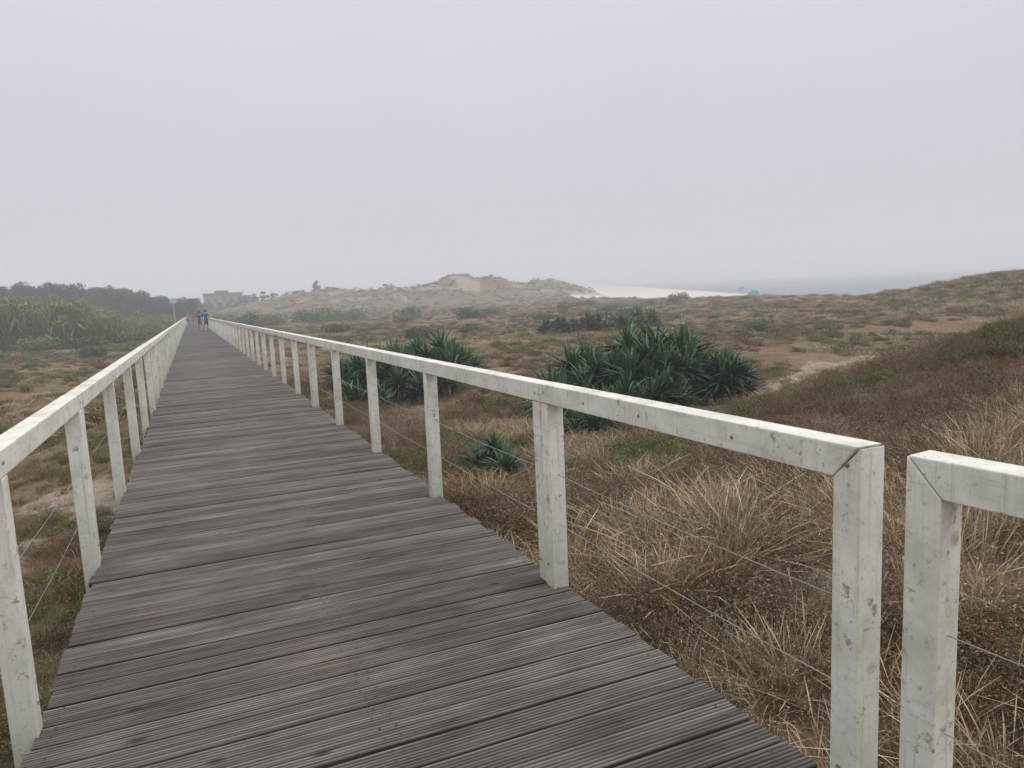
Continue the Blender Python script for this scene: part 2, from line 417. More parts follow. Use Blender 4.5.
def leaves(n,R,Hh,size,asp=2.2,r=None,twigs=0,lump=5):
    r=r or rng
    V=[];F=[];S=[]
    cs=[(r.uniform(-.6,.6)*R,r.uniform(-.6,.6)*R,r.uniform(.3,.75)*Hh,r.uniform(.3,.55)) for _ in range(lump)]
    for i in range(n):
        c=cs[r.integers(len(cs))]; d=norm(r.normal(0,1,3)); q=r.uniform(.55,1)**.5
        p=np.array([c[0]+d[0]*R*c[3]*q,c[1]+d[1]*R*c[3]*q,max(.0,c[2]+d[2]*Hh*c[3]*q)])
        a=norm(r.normal(0,1,3)+d*.6); b=norm(np.cross(a,r.normal(0,1,3))); s=size*r.uniform(.6,1.3)
        b0=len(V)
        V+= [tuple(p-b*s*.5/asp),tuple(p+a*s*.5),tuple(p+b*s*.5/asp+a*s*.1),tuple(p-a*s*.5)]
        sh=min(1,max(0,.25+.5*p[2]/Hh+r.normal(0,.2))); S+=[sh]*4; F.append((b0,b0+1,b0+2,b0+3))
    for i in range(twigs):
        a=r.uniform(0,6.283); rr=R*r.uniform(.3,1); e=np.array([rr*math.cos(a),rr*math.sin(a),Hh*r.uniform(.3,1.15)])
        p0=e*np.array([.15,.15,0]); mid=(p0+e)/2+r.normal(0,.12,3)*R; w=size*.08
        o=norm(np.cross(e,[0,0,1.])+1e-6)*w; b0=len(V)
        V+= [tuple(p0-o),tuple(p0+o),tuple(mid-o*.7),tuple(mid+o*.7),tuple(e-o*.3),tuple(e+o*.3)]
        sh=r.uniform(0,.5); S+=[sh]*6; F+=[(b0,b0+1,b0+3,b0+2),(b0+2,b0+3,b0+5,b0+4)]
    return V,F,S
def twiggy(n,R,Hh,w,r=None,tips=0.):
    r=r or rng; V=[];F=[];S=[]
    def seg(p,q,w1,w2,sh):
        o=norm(np.cross(q-p,r.normal(0,1,3))); b0=len(V)
        V.extend([tuple(p-o*w1),tuple(p+o*w1),tuple(q+o*w2),tuple(q-o*w2)]); F.append((b0,b0+1,b0+2,b0+3)); S.extend([sh]*4)
    for i in range(n):
        a=r.uniform(0,6.283); st=r.uniform(.0,.4)*R; p=np.array([st*math.cos(a),st*math.sin(a),0.])
        d=norm(np.array([math.cos(a)*r.uniform(.2,1.6),math.sin(a)*r.uniform(.2,1.6),r.uniform(.4,1.4)])); sh=r.uniform(0,.8)
        L=Hh*r.uniform(.5,1.2)/3
        for k in range(4):
            q=p+d*L; q[2]=max(q[2],.01); seg(p,q,w*(1-k*.2),w*(.8-k*.2),sh)
            for j in range(3):
                d2=norm(d+r.normal(0,.8,3)); q2=p+(q-p)*r.uniform(0,1); e2=q2+d2*L*r.uniform(.3,.8); seg(q2,e2,w*.5,w*.3,min(1,sh+.2))
                if r.uniform()<tips: seg(e2,e2+d2*.010+r.normal(0,.003,3),w*1.8,w*1.3,1.)
            p=q; d=norm(d+r.normal(0,.35,3))
    return V,F,S
def coll(name,items):
    c=bpy.data.collections.new(name)
    for i,(g,mat) in enumerate(items):
        V,F,S=g[:3]; o=mesh_obj('%s_%02d'%(name,i),V,F,mat,do_link=False,shade=S); c.objects.link(o)
    return c
def scatter(name,col,P,rot,scl,idx):
    me=bpy.data.meshes.new(name); me.from_pydata([tuple(p) for p in P],[],[])
    a=me.attributes.new('rot','FLOAT_VECTOR','POINT'); a.data.foreach_set('vector',np.asarray(rot,np.float32).ravel())
    a=me.attributes.new('scl','FLOAT_VECTOR','POINT'); a.data.foreach_set('vector',np.asarray(scl,np.float32).ravel())
    a=me.attributes.new('idx','INT','POINT'); a.data.foreach_set('value',np.asarray(idx,np.int32))
    o=link(bpy.data.objects.new(name,me))
    ng=bpy.data.node_groups.new(name+'_gn','GeometryNodeTree')
    ng.interface.new_socket('Geometry',in_out='INPUT',socket_type='NodeSocketGeometry')
    ng.interface.new_socket('Geometry',in_out='OUTPUT',socket_type='NodeSocketGeometry')
    gi=ng.nodes.new('NodeGroupInput'); go=ng.nodes.new('NodeGroupOutput')
    iop=ng.nodes.new('GeometryNodeInstanceOnPoints'); ci=ng.nodes.new('GeometryNodeCollectionInfo')
    ci.inputs['Collection'].default_value=col; ci.inputs['Separate Children'].default_value=True; ci.inputs['Reset Children'].default_value=True
    def na(nm,t):
        x=ng.nodes.new('GeometryNodeInputNamedAttribute'); x.data_type=t; x.inputs['Name'].default_value=nm; return x.outputs['Attribute']
    L=ng.links
    L.new(gi.outputs[0],iop.inputs['Points']); L.new(ci.outputs[0],iop.inputs['Instance'])
    iop.inputs['Pick Instance'].default_value=True
    L.new(na('idx','INT'),iop.inputs['Instance Index']); L.new(na('rot','FLOAT_VECTOR'),iop.inputs['Rotation']); L.new(na('scl','FLOAT_VECTOR'),iop.inputs['Scale'])
    L.new(iop.outputs[0],go.inputs[0])
    md=o.modifiers.new('scatter','NODES'); md.node_group=ng
    return o
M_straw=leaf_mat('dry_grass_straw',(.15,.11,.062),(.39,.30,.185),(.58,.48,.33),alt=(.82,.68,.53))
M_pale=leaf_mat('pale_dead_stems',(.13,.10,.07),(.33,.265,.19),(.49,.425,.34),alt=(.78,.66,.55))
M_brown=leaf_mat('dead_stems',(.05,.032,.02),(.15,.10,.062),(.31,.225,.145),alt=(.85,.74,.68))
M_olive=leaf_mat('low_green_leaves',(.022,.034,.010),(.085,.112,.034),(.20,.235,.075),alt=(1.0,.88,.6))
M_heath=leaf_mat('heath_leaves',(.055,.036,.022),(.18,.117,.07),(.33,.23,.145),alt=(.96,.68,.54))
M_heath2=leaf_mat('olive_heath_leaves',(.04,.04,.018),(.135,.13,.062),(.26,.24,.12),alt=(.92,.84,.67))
r2=np.random.default_rng(11)
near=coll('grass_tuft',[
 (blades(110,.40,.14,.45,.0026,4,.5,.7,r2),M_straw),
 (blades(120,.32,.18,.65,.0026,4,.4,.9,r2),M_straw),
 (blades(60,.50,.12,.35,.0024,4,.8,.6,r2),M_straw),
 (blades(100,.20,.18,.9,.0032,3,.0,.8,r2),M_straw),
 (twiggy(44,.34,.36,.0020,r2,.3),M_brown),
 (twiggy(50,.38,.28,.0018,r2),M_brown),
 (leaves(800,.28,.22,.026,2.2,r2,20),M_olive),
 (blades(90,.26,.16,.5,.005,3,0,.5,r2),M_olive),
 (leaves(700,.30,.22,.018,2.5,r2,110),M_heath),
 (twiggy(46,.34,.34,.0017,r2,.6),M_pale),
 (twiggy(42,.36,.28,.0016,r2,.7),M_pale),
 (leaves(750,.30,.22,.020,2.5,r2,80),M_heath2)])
mid=coll('heath_clump',[
 (leaves(700,.5,.34,.055,2.6,r2,50,7),M_heath),
 (leaves(700,.5,.30,.050,2.4,r2,40,8),M_heath2),
 (blades(150,.40,.36,.6,.007,3,.3,.6,r2),M_straw),
 (leaves(600,.5,.42,.06,2.4,r2,30,6),M_olive),
 (blades(150,.36,.36,.6,.008,3,.2,.6,r2),M_heath)])
YUC=[(8.6,12.7,2.6),(6.9,11.6,1.2),(4.85,18.8,1.8),(6.2,21.5,1.6),(3.1,7.8,.5),(5.6,10.1,.7)]
def pts(r0,r1,dens,th0=-17,th1=68):
    a=math.radians(th1-th0)/2*(r1*r1-r0*r0); n=int(a*dens)
    r=np.sqrt(rng.uniform(r0*r0,r1*r1,n)); t=np.radians(rng.uniform(th0,th1,n))
    return r*np.sin(t),r*np.cos(t)
def filt(x,y,m=.12):
    s,g,b=masks(x,y)
    ok=((x<XL-.07-m)|(x>XR+.03+m)|(y>160))&(b<.3)&(rng.uniform(0,1,len(x))>s*1.05)
    for (a,c,R) in YUC: ok&=np.hypot(x-a,y-c)>R*.75
    return x[ok],y[ok]
# near layer
X=[];Y=[]
for r0,r1,d in ((0,5,84),(5,9,66),(9,14,42),(14,24,18)):
    a,b=pts(r0,r1,d,-40 if r0<5 else -17,100 if r0<5 else 68); X.append(a);Y.append(b)
x=np.concatenate(X);y=np.concatenate(Y); x,y=filt(x,y)
left=x<0
keep=~(left&(fbm(x*.9,y*.6,51)<.42)&(rng.uniform(0,1,len(x))<.8)); x,y=x[keep],y[keep]; left=x<0
tn=fbm(x*.35,y*.35,61); t2=fbm(x*.8,y*.8,63); t3=fbm(x*.5,y*.5,67); u=rng.uniform(0,1,len(x))
idx=rng.choice([0,1,2,3,9,10,8],len(x),p=[.22,.26,.10,.12,.13,.11,.06])
bro=(tn>.52)&(u<.85); idx[bro]=rng.choice([4,5,8,11,10,3,9],bro.sum(),p=[.22,.18,.18,.15,.10,.09,.08])
b3=(t3>.60)&(u<.8); idx[b3]=rng.choice([8,11,4],b3.sum(),p=[.35,.35,.30])
bro2=(~bro)&(u>.80); idx[bro2]=rng.choice([4,5,8,11],bro2.sum())
gr=(t2>.59)&(u<.75); idx[gr]=rng.choice([6,7,11],gr.sum(),p=[.6,.1,.3])
hill=(x>6)&(u>.40)&(u<.6); idx[hill]=rng.choice([11,6,3,8],hill.sum(),p=[.4,.12,.3,.18])
lf=left&(u<.9); idx[lf]=rng.choice([3,5,6,7,8,11,1],lf.sum(),p=[.24,.12,.14,.12,.14,.14,.10])
s=rng.uniform(.6,1.15,len(x))*np.where(left,.6,1.)*(.7+.6*fbm(x*.6,y*.6,69))
s*=np.where((x>0)&(x<2.4),.8,1)*np.where(np.hypot(x,y)>8,.82,1)
s*=np.where((y>11)&(x>8),.7,1)
tall=(idx<=2)&left; s[tall]*=.7
z=height(x,y)-.02
rot=np.stack([rng.normal(0,.15,len(x)),rng.normal(0,.15,len(x)),rng.uniform(0,6.28,len(x))],1)
scatter('dune_grass',near,np.stack([x,y,z],1),rot,np.stack([s,s,s*rng.uniform(.75,1.1,len(x))],1),idx)
# mid/far layer
X=[];Y=[];K=[]
for r0,r1,d,k in ((16,30,6,.7),(30,60,3.0,.9),(60,110,1.2,1.3),(110,190,.40,1.8),(190,275,.32,1.9)):
    a,b=pts(r0,r1,d); X.append(a);Y.append(b);K.append(np.full(len(a),k))
x=np.concatenate(X);y=np.concatenate(Y);K=np.concatenate(K)
s_,g_,b_=masks(x,y)
ok=((x<XL-.7)|(x>XR+.7)|(y>160))&(b_<.4)&(rng.uniform(0,1,len(x))>s_*1.2)&(fbm(x*.16,y*.16,77)>.36)
for (a,c,R) in YUC: ok&=np.hypot(x-a,y-c)>R
x,y,K,g_=x[ok],y[ok],K[ok],g_[ok]
tn=fbm(x*.07,y*.1,81); u=rng.uniform(0,1,len(x))
idx=np.where(tn<.44,2,np.where(tn<.57,0,1)); sw=u<.4; idx[sw]=rng.choice([0,1,1,2],sw.sum())
gg=(u>.93)|((g_>.3)&(u>.68)); idx[gg]=3
q4=(u>.4)&(u<.52); idx[q4]=4
s=rng.uniform(.55,1.3,len(x))*K
zs=rng.uniform(.4,.75,len(x)); big_=rng.uniform(0,1,len(x))>.96; zs[big_]=1.1
rot=np.stack([rng.normal(0,.06,len(x)),rng.normal(0,.06,len(x)),rng.uniform(0,6.28,len(x))],1)
scatter('heath_vegetation',mid,np.stack([x,y,height(x,y)-.04],1),rot,np.stack([s,s,s*zs],1),idx)
# ridge grass (marram on the right hand dune)
nn=9500; x=rng.uniform(44,84,nn); y=rng.uniform(20,76,nn); z=height(x,y); ok=z>-1.7; x,y,z=x[ok],y[ok],z[ok]
s=rng.uniform(.8,1.5,len(x)); rot=np.stack([rng.normal(0,.06,len(x)),rng.normal(0,.06,len(x)),rng.uniform(0,6.28,len(x))],1)
scatter('marram_grass',mid,np.stack([x,y,z-.03],1),rot,np.stack([s,s,s*.8],1),rng.choice([2,2,2,2,2,2,2,4,1,3],len(x)))
# ------------------------------------------------------------------ yuccas
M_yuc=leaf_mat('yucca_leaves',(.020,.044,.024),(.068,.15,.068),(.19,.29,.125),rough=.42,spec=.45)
M_yd=leaf_mat('dead_yucca_leaves',(.05,.035,.02),(.13,.095,.06),(.24,.19,.12))
def rosette(V,F,S,c,L,n,r,low=-.2,up=1.0,bend=.25):
    for i in range(n):
        a=r.uniform(0,6.283); el=math.asin(min(1,max(-.9,r.uniform(low,up)))); l=L*r.uniform(.7,1.1)
        d=np.array([math.cos(a)*math.cos(el),math.sin(a)*math.cos(el),math.sin(el)]); side=norm(np.cross(d,[0,0,1.])+1e-9); upv=np.cross(side,d)
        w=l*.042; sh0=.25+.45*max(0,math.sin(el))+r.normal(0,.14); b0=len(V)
        for k in range(5):
            t=k/4; p=c+d*l*(t*.96+.04)+np.array([0,0,-bend*l*t*t*math.cos(el)*r.uniform(.6,1)])
            ww=w*[.7,1.05,1.,.65,.04][k]
            V.append(tuple(p-side*ww+upv*ww*.4)); V.append(tuple(p-upv*ww*.25)); V.append(tuple(p+side*ww+upv*ww*.4))
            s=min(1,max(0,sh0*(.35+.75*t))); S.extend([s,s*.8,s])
        for k in range(4):
            q=b0+3*k; F.append((q,q+1,q+4,q+3)); F.append((q+1,q+2,q+5,q+4))
def yucca(x0,y0,rx,ry,hh,n,L,seed,stalks=0):
    r=np.random.default_rng(seed); V=[];F=[];S=[];Vd=[];Fd=[];Sd=[]
    z0=float(height(x0,y0)); e=empty('yucca_plant',(x0,y0,z0))
    for i in range(n):
        a=r.uniform(0,6.283); q=math.sqrt(r.uniform(0,1)); px,py=rx*q*math.cos(a),ry*q*math.sin(a)
        zz=float(height(x0+px,y0+py))-z0; ht=hh*(1-.45*q)*r.uniform(.3,1.05)
        c=np.array([px,py,zz+ht])
        rosette(V,F,S,c,L*r.uniform(.7,1.2),70,r)
        if ht>.25:
            rosette(Vd,Fd,Sd,c-[0,0,.08],L*.6,26,r,-1.,-.2,.2)
            b0=len(Vd)
            for k in range(7):
                for zq,rq in ((zz-.1,.07),(zz+ht,.05)): Vd.append((px+rq*math.cos(k*.9),py+rq*math.sin(k*.9),zq)); Sd.append(.1)
            for k in range(7): Fd.append((b0+2*k,b0+2*((k+1)%7),b0+2*((k+1)%7)+1,b0+2*k+1))
        if i<stalks:
            b0=len(Vd); hs=1.0*r.uniform(.8,1.2)
            for zq,rq in ((ht,.02),(ht+hs,.008)):
                for k in range(5): Vd.append((px+rq*math.cos(k*1.257),py+rq*math.sin(k*1.257),zz+zq)); Sd.append(.1)
            for k in range(5): Fd.append((b0+k,b0+(k+1)%5,b0+5+(k+1)%5,b0+5+k))
            for k in range(70):
                t=r.uniform(.45,1); p=np.array([px,py,zz+ht+hs*t]); d=norm(r.normal(0,1,3))*.09*(1.1-t*.6); b0=len(Vd); w=np.array([.02,.0,.015])
                Vd+= [tuple(p),tuple(p+d+w),tuple(p+d*1.3),tuple(p+d-w)]; Sd+=[.15]*4; Fd.append((b0,b0+1,b0+2,b0+3))
    mesh_obj('leaves',V,F,M_yuc,e,shade=S)
    if Vd: mesh_obj('stems',Vd,Fd,M_yd,e,shade=Sd)
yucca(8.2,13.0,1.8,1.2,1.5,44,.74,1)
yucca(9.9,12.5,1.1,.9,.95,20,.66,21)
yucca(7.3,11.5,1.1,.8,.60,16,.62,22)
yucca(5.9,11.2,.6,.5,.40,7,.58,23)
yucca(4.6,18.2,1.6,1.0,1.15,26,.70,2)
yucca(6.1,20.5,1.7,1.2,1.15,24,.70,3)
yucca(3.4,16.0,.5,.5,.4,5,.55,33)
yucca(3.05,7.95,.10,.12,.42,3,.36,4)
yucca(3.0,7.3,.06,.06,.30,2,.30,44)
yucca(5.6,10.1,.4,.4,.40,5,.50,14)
yucca(23.2,42.5,3.2,2,1.0,26,.8,5,1)
yucca(27.5,43,1.8,1.4,1.2,16,.8,6,3)
yucca(18.5,27.5,.8,.6,.2,5,.6,9,2)
# ------------------------------------------------------------------ shrubs
M_shrub=leaf_mat('shrub_leaves',(.016,.028,.014),(.05,.08,.036),(.11,.15,.065))
M_shrub2=leaf_mat('light_shrub_leaves',(.04,.058,.02),(.115,.155,.052),(.21,.27,.09))
def shrub(x,y,R,H,mat,seed,name='shrub'):
    r=np.random.default_rng(seed); V,F,S=leaves(1700,R,H,R*.11,2.,r,40,11)
    o=mesh_obj(name,V,F,mat,shade=S); o.location=(x,y,float(height(x,y))-.1)
for i,(x,y,R,H,mt) in enumerate([(33,121,2.6,2.3,M_shrub),(35,98,2.0,1.4,M_shrub),(38,97,1.5,1.1,M_shrub),(53,102,1.8,2.0,M_shrub),(71,99,1.6,1.7,M_shrub),
   (-9.5,98,2.2,2.0,M_shrub),(-6.,125,3,2.8,M_shrub2),(-8.5,118,3,2.8,M_shrub2),(-3.5,140,3,2.6,M_shrub2),(8,118,2.4,2.,M_shrub),(11,112,2.4,1.8,M_shrub2),(17,118,3,2.2,M_shrub2),(22,126,3,2,M_shrub2),
   (26,132,3,2.,M_shrub),(6,140,3,2.2,M_shrub2),(14,48,1.3,.9,M_shrub),(88,120,2,1.6,M_shrub),(-13,60,1.4,1.1,M_shrub2),(-7,62,1.2,.8,M_shrub),(-6,80,2,1.3,M_shrub2),(-4,96,2,1.2,M_shrub2),(-9,74,2.2,1.2,M_shrub),
   (-5,110,2.5,1.9,M_shrub2),(-12,72,1.8,1.3,M_shrub2),(-3.3,118,1.8,1.4,M_shrub),(21,58,1.2,.8,M_shrub),(31,64,1.3,.7,M_shrub2),(44,70,1.4,.8,M_shrub),(13,74,1.5,.9,M_shrub),(24,88,1.6,1.,M_shrub2),(30,34,.9,.5,M_shrub),(36,40,1.,.5,M_shrub2),
   (40,56,1.1,.6,M_shrub2),(50,84,1.6,1.0,M_shrub),(60,92,1.8,1.1,M_shrub2),(18,40,.9,.5,M_shrub2),(9,36,.8,.5,M_shrub2),(28,76,1.5,.9,M_shrub),(46,112,2.2,1.4,M_shrub2),(66,120,2.2,1.4,M_shrub)]):
    shrub(x,y,R,H,mt,100+i)
# reeds
M_reed=leaf_mat('cane_leaves',(.045,.062,.02),(.135,.17,.054),(.27,.31,.115),alt=(1.1,1,.75))
r3=np.random.default_rng(5)
def cane(n,H,R,r):
    V,F,S=blades(n,H,R,.10,.06,5,.3,1.2,r)
    k=n*16
    for i in range(k):
        a=r.uniform(0,6.283); rr=R*1.3*math.sqrt(r.uniform()); z=H*r.uniform(.12,.98); p=np.array([rr*math.cos(a),rr*math.sin(a),z])
        a=r.uniform(0,6.283); d=np.array([math.cos(a),math.sin(a),r.uniform(.2,1.2)]); d=norm(d)*r.uniform(.3,.55); sd=norm(np.cross(d,[0,0,1.]))*.03
        b0=len(V); V+=[tuple(p-sd),tuple(p+sd),tuple(p+d*.6+sd*.8),tuple(p+d*.6-sd*.8),tuple(p+d+np.array([0,0,-.12]))]
        sh=min(1,max(0,.15+.6*z/H+r.normal(0,.2))); S+=[sh]*5; F+=[(b0,b0+1,b0+2,b0+3),(b0+3,b0+2,b0+4)]
    return V,F,S
reed=coll('cane',[(cane(50,4.1,.6,r3),M_reed),(cane(50,3.6,.7,r3),M_reed),(cane(45,4.5,.55,r3),M_reed)])
nn=620; x=rng.uniform(-36,-6.0,nn); y=rng.uniform(80,112,nn); ok=(fbm(x*.2,y*.2,91)>.32)&(x<-6.5-(y-82)*.1); x,y=x[ok],y[ok]
s=rng.uniform(.8,1.22,len(x))*(1-.38*ss(-14,-6,x))
scatter('giant_reeds',reed,np.stack([x,y,height(x,y)-.1],1),np.stack([x*0,x*0,rng.uniform(0,6.28,len(x))],1),np.stack([s,s,s],1),rng.integers(0,3,len(x)))
# pine forest
M_pine=leaf_mat('pine_needles',(.010,.018,.010),(.028,.046,.024),(.06,.085,.04))
def pine(seed,H=9.,R=3.2,n=1500):
    r=np.random.default_rng(seed); V=[];F=[];S=[]
    def limb(p,q,r0,r1):
        p=np.array(p,float);q=np.array(q,float); d=norm(q-p); a=norm(np.cross(d,[.3,.2,1.])); b=np.cross(d,a); b0=len(V)
        for c,rr in ((p,r0),(q,r1)):
            for k in range(6): V.append(tuple(c+(a*math.cos(k*1.047)+b*math.sin(k*1.047))*rr)); S.append(0.)
        for k in range(6): F.append((b0+k,b0+(k+1)%6,b0+6+(k+1)%6,b0+6+k))
    bend=r.normal(0,.3,2); m=(bend[0],bend[1],H*.5); t=(bend[0]*.3,bend[1]*1.5,H*.92)
    limb((0,0,-.3),m,.2,.14); limb(m,t,.14,.04)
    cs=[]
    for i in range(17):
        z=H*r.uniform(.32,.97); a=r.uniform(0,6.283); rad=R*(1.05-z/H)**.6*r.uniform(.45,1.)*1.1
        c=np.array([math.cos(a)*rad,math.sin(a)*rad,z]); limb((m[0],m[1],z*.85),c,.06,.02); cs.append((c,r.uniform(.5,1.15)))
    for i in range(n):
        c,q=cs[r.integers(len(cs))]; d=norm(r.normal(0,1,3)); p=c+d*q*r.uniform(.4,1)*np.array([1.1,1.1,.65])
        a=norm(r.normal(0,1,3)); b=norm(np.cross(a,r.normal(0,1,3))); s=.26; b0=len(V)
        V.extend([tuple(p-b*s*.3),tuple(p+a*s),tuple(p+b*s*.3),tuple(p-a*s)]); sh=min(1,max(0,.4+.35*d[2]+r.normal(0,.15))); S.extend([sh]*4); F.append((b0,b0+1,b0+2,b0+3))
    return V,F,S
pines=coll('pine',[(pine(21),M_pine),(pine(22,8.6,3.6),M_pine),(pine(23,9.2,3.0),M_pine),(pine(24,8,3.8),M_pine)])
X=[];Y=[];SS=[]
for k in range(620):
    yy=random.uniform(165,250); xx=random.uniform(-.36,.01)*yy
    X.append(xx);Y.append(yy);SS.append(random.uniform(.85,1.08)*(1-.48*float(ss(-20,2,xx))))
for k in range(90):
    yy=random.uniform(150,185); xx=random.uniform(-60,-4); X.append(xx);Y.append(yy);SS.append(random.uniform(.35,.55))
for k in range(110):
    yy=random.uniform(250,285); xx=random.uniform(-.03,.15)*yy; X.append(xx);Y.append(yy);SS.append(random.uniform(.28,.42))
x=np.array(X);y=np.array(Y);s=np.array(SS)
scatter('pine_forest',pines,np.stack([x,y,height(x,y)-.1],1),np.stack([x*0,x*0,rng.uniform(0,6.28,len(x))],1),np.stack([s*1.1,s*1.1,s],1),rng.integers(0,4,len(x)))
# lone pointed tree on skyline
V,F,S=pine(31,8.5,1.7,2200); o=mesh_obj('conifer_tree',V,F,M_pine,shade=S); o.location=(44,283,-1.8)
# ------------------------------------------------------------------ building
M_wall=flat_mat('rendered_wall',(.20,.185,.17),.9,.1,.5); M_roof=flat_mat('flat_roof',(.13,.11,.10),.9); M_glass=flat_mat('window_glass',(.04,.05,.06),.2)
def building(x,y,w,d,h,name):
    z=float(height(x,y)); e=empty(name,(x,y,z))
    B=Boxes(); B.box(-w/2,w/2,-d/2,d/2,-.5,h); B.obj('walls',M_wall,e,.02)
    B=Boxes(); B.box(-w/2-.4,w/2+.4,-d/2-.4,d/2+.4,h+.003,h+.35); B.box(-w*.2,w*.15,-d*.2,d*.2,h+.353,h+1.2); B.obj('roof',M_roof,e,.02)
    B=Boxes(); k=int(w/2.6)
    for fl in range(int(h//2.9)):
        for i in range(k):
            cx=-w/2+1.3+i*2.6; B.box(cx-.6,cx+.6,-d/2-.03,-d/2+.05,fl*2.9+1.,fl*2.9+2.3)
    B.obj('windows',M_glass,e)
    B=Boxes(); B.box(w*.3,w*.3+1,-d/2-.05,-d/2+.05,-.1,2.1); B.obj('door',M_roof,e)
building(11.5,290,13,9,6.8,'beach_building')
building(20.5,298,7,8,4.6,'beach_building')
# sign pole beside boardwalk
e=empty('sign_pole',(-2.0,113,float(height(-2,113))))
V=[];F=[]
for zq in (0,4.4):
    for k in range(8): V.append((.07*math.cos(k*.785),.07*math.sin(k*.785),zq))
for k in range(8): F.append((k,(k+1)%8,8+(k+1)%8,8+k))
mesh_obj('pole',V,F,flat_mat('galvanised_pole',(.35,.36,.36),.5),e)
B=Boxes(); B.box(-.4,.4,-.10,-.072,3.8,4.5); B.obj('panel',flat_mat('sign_panel',(.35,.55,.5),.5,.05),e,.01)
# ------------------------------------------------------------------ beach tent & parasol
def wedge_mat(n,c): return flat_mat(n,c,.7,.05,2)
tx,ty=141,160
e=empty('beach_tent',(tx,ty,float(height(tx,ty))))
V=[];F=[];nu,nv=14,8
for i in range(nv+1):
    for j in range(nu+1):
        a=math.pi*j/nu; b=math.pi*.5*i/nv
        V.append((2.2*math.cos(a)*math.cos(b*.9),1.0*math.sin(b)-.2,1.9*math.sin(a)*math.cos(b*.9)))
for i in range(nv):
    for j in range(nu): q=i*(nu+1)+j; F.append((q,q+1,q+nu+2,q+nu+1))
mesh_obj('canopy',V,F,wedge_mat('turquoise_fabric',(.03,.42,.33)),e,True)
px,py=139.8,163
e=empty('beach_umbrella',(px,py,float(height(px,py))))
V=[(0,0,2.9)];F=[]
for k in range(12): V.append((1.5*math.cos(k*.5236),1.5*math.sin(k*.5236),2.1))
for k in range(12): F.append((0,1+k,1+(k+1)%12))
mesh_obj('canopy',V,F,wedge_mat('blue_fabric',(.05,.22,.6)),e)
B=Boxes(); B.box(-.025,.025,-.025,.025,-.1,2.88); B.obj('pole',M_wire,e)
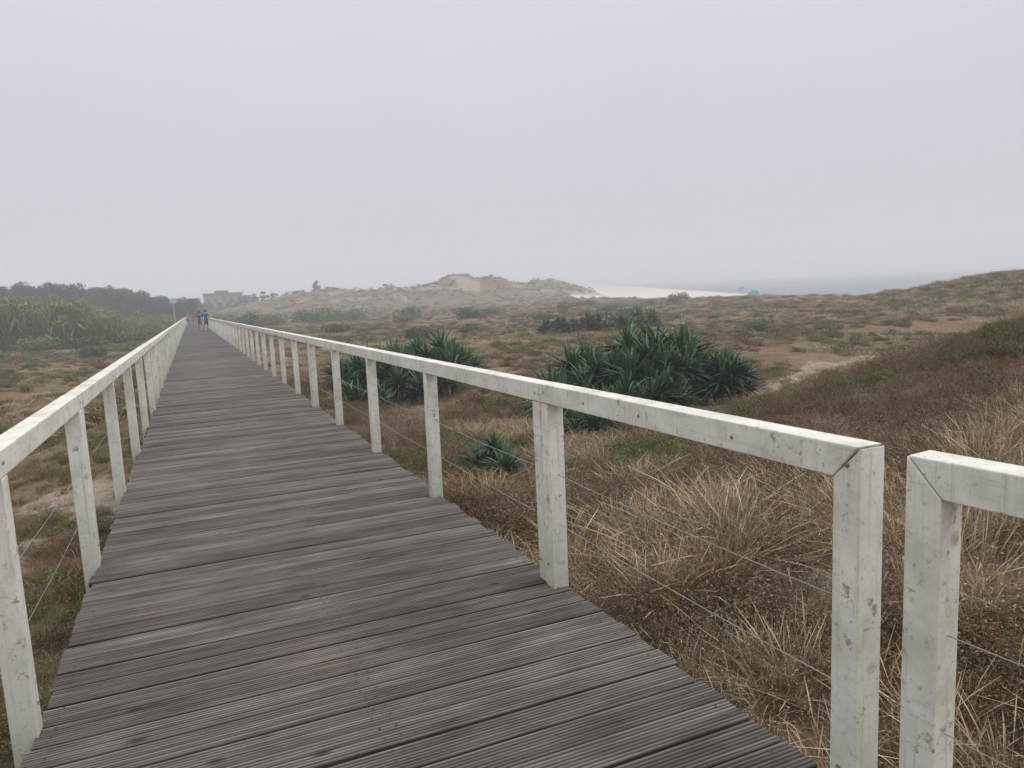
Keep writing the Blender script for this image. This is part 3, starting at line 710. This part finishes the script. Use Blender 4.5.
# ------------------------------------------------------------------ people
def person(x,y,name,H,shirt,shorts,hairc,seed,female=False,facing=0):
    k=H/1.75; r=random.Random(seed)
    st=.16 if seed%2 else -.16
    J={'pel':(0,0,.95,.135,.10),'sp':(0,.01,1.12,.125,.09),'ch':(0,0,1.32,.155,.10),'nb':(0,0,1.45,.07,.065),'nk':(0,.01,1.53,.052,.052),'hd':(0,.02,1.60,.07,.08),'ht':(0,.02,1.68,.07,.085)}
    E=[('pel','sp'),('sp','ch'),('ch','nb'),('nb','nk'),('nk','hd'),('hd','ht')]
    for s,q in ((-1,'l'),(1,'r')):
        f=st*s
        J['hip'+q]=(s*.09,0,.90,.095,.095); J['kn'+q]=(s*.095,f*.8+.03,.50,.06,.06); J['an'+q]=(s*.10,f*1.6-.02,.09,.038,.04); J['to'+q]=(s*.11,f*1.6+.14,.03,.04,.026)
        J['sh'+q]=(s*.185,0,1.40,.06,.06); J['el'+q]=(s*.235,-f*.6-.03,1.13,.042,.042); J['wr'+q]=(s*.25,-f*1.1+.05,.88,.027,.027); J['pa'+q]=(s*.25,-f*1.2+.07,.81,.03,.016)
        E+=[('pel','hip'+q),('hip'+q,'kn'+q),('kn'+q,'an'+q),('an'+q,'to'+q),('ch','sh'+q),('sh'+q,'el'+q),('el'+q,'wr'+q),('wr'+q,'pa'+q)]
    names=list(J); vs=[(J[n][0],J[n][1],J[n][2]) for n in names]; rad=[(J[n][3],J[n][4]) for n in names]; ed=[(names.index(a),names.index(b)) for a,b in E]
    for s,q in ((-1,'l'),(1,'r')):
        pw=names.index('pa'+q); P=vs[pw]
        for fi,(dy,ln) in enumerate(((-.028,.075),(-.010,.085),(.010,.08),(.027,.062))):
            a=len(vs); vs.append((P[0],P[1]+dy,P[2]-.03-ln*.5)); vs.append((P[0]-s*.012,P[1]+dy*1.05,P[2]-.03-ln)); rad+=[(.009,.009),(.007,.007)]; ed+=[(pw,a),(a,a+1)]
        a=len(vs); vs.append((P[0]-s*.01,P[1]+.045,P[2]+.005)); vs.append((P[0]-s*.02,P[1]+.06,P[2]-.035)); rad+=[(.010,.010),(.008,.008)]; ed+=[(pw,a),(a,a+1)]
    me=bpy.data.meshes.new('tmp'); me.from_pydata(vs,ed,[]); o=bpy.data.objects.new('tmp',me); link(o)
    md=o.modifiers.new('s','SKIN'); md.use_smooth_shade=True
    for i,(a,b) in enumerate(rad): me.skin_vertices[0].data[i].radius=(a,b)
    me.skin_vertices[0].data[0].use_root=True
    sb=o.modifiers.new('ss','SUBSURF'); sb.levels=1; sb.render_levels=1
    dg=bpy.context.evaluated_depsgraph_get(); m2=bpy.data.meshes.new_from_object(o.evaluated_get(dg)); bpy.data.objects.remove(o)
    skin=flat_mat('skin',(.42,.26,.19),.6,.05); mats=[skin,flat_mat('shirt_fabric',shirt,.9,.1),flat_mat('shorts_fabric',shorts,.9,.1),flat_mat('shoes',(.12,.12,.13)),flat_mat('hair',hairc,.7)]
    m2.materials.clear()
    for m in mats: m2.materials.append(m)
    for p in m2.polygons:
        c=p.center; ax=abs(c.x); p.use_smooth=True
        if c.z<.075: i=3
        elif c.z<.56: i=0
        elif c.z<.93 and ax<.205: i=2
        elif c.z<1.46 and c.z>=.93 and (ax<.19 or c.z>1.2): i=1
        elif c.z>1.57 and (c.y<.0 or c.z>1.70): i=4
        else: i=0
        p.material_index=i
    e=empty(name,(x,y,dz(y)+.003)); e.scale=(k,)*3; e.rotation_euler=(0,0,facing)
    b=bpy.data.objects.new('body',m2); b.parent=e; link(b)
    def ell(nm,c,rr,mat,cut=None,su=14,sv=10):
        V=[];F=[]
        for i in range(sv+1):
            for j in range(su):
                th=math.pi*i/sv; ph=2*math.pi*j/su; V.append((c[0]+rr[0]*math.sin(th)*math.cos(ph),c[1]+rr[1]*math.sin(th)*math.sin(ph),c[2]+rr[2]*math.cos(th)))
        for i in range(sv):
            for j in range(su): F.append((i*su+j,i*su+(j+1)%su,(i+1)*su+(j+1)%su,(i+1)*su+j))
        mesh_obj(nm,V,F,mat,e,True)
    ell('head',(0,.02,1.635),(.078,.095,.118),skin)
    ell('hair',(0,.002,1.655),(.087,.098,.112 if not female else .13),mats[4])
    ell('nose',(0,.118,1.625),(.012,.018,.02),skin); ell('mouth',(0,.106,1.578),(.024,.008,.006),flat_mat('lips',(.3,.12,.1)))
    for s in (-1,1):
        ell('ear',(s*.08,.02,1.63),(.012,.02,.03),skin); ell('eye',(s*.03,.106,1.645),(.012,.007,.008),mats[3])
person(1.15,66,'walking_person',1.80,(.03,.08,.28),(.03,.035,.05),(.03,.02,.015),1)
person(.72,69,'walking_person',1.68,(.05,.06,.10),(.06,.08,.14),(.05,.03,.02),2,True)
person(-.30,96,'walking_person',1.72,(.35,.2,.18),(.05,.05,.06),(.03,.02,.015),3,facing=math.pi)
person(.35,106,'walking_person',1.68,(.30,.10,.10),(.25,.22,.18),(.04,.03,.02),4,True)
person(1.45,80,'walking_person',1.25,(.4,.14,.12),(.05,.08,.2),(.05,.03,.02),5)
# ------------------------------------------------------------------ fog
m=bpy.data.materials.new('sea_fog'); m.use_nodes=True; nt=m.node_tree; nt.nodes.clear()
o_=nt.nodes.new('ShaderNodeOutputMaterial'); vs=nt.nodes.new('ShaderNodeVolumePrincipled')
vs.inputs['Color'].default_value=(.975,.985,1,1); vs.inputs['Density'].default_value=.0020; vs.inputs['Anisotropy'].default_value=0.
vs.inputs['Emission Strength'].default_value=.00032; vs.inputs['Emission Color'].default_value=(.90,.96,1.04,1)  # faint glow added to the fog, stands in for multiply scattered light
nt.links.new(vs.outputs[0],o_.inputs['Volume'])
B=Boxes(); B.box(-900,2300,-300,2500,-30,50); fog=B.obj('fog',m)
# ------------------------------------------------------------------ world + light
w=bpy.data.worlds.new('World'); sc.world=w; w.use_nodes=True; nt=w.node_tree; bg=nt.nodes['Background']
sky=N(nt,'ShaderNodeTexSky',sky_type='NISHITA'); sky.sun_disc=False; sky.sun_elevation=math.radians(50); sky.sun_rotation=math.radians(120)
tc=N(nt,'ShaderNodeTexCoord'); sp=N(nt,'ShaderNodeSeparateXYZ'); nt.links.new(tc.outputs['Generated'],sp.inputs[0])
g=ramp(nt,sp.outputs['Z'],[(0,(.50,.52,.57)),(.15,(.57,.583,.635)),(.4,(.69,.693,.75)),(1,(1.5,1.48,1.48))])
cl=noise(nt,1.6,4,tc.outputs['Generated'])
g=mixc(nt,ramp(nt,cl,[(.35,(.0,)*3),(.7,(.12,)*3)]),g,(.95,.95,.98))
sk=mixc(nt,1.,sky.outputs[0],(.08,.08,.08),'MULTIPLY')
out=mixc(nt,.04,g,sk)
nt.links.new(out,bg.inputs['Color']); bg.inputs['Strength'].default_value=1.07
l=bpy.data.lights.new('overcast_sun','SUN'); l.energy=1.2; l.angle=math.radians(25); l.color=(1,.96,.90)
lo=link(bpy.data.objects.new('overcast_sun',l)); lo.rotation_euler=(math.radians(38),0,math.radians(60))
# ------------------------------------------------------------------ camera
d=Vector((.045,1,.1324)).normalized(); v=Vector((-322,-70,740)).normalized()
r=d.cross(v).normalized(); yh=r.cross(d).normalized()
if yh.dot(v)<0: yh=-yh
def cw(c): return Vector((r[c],yh[c],-d[c]))
right,down,fwd=cw(0),cw(1),cw(2)
M=Matrix((( right.x,-down.x,-fwd.x,0),(right.y,-down.y,-fwd.y,0),(right.z,-down.z,-fwd.z,1.5),(0,0,0,1)))
cam=bpy.data.cameras.new('camera'); cam.sensor_width=36; cam.lens=740/1024*36; cam.clip_start=.05; cam.clip_end=5000
co=link(bpy.data.objects.new('camera',cam)); co.matrix_world=M; sc.camera=co
sc.view_settings.view_transform='Standard'; sc.view_settings.look='None'; sc.view_settings.exposure=0
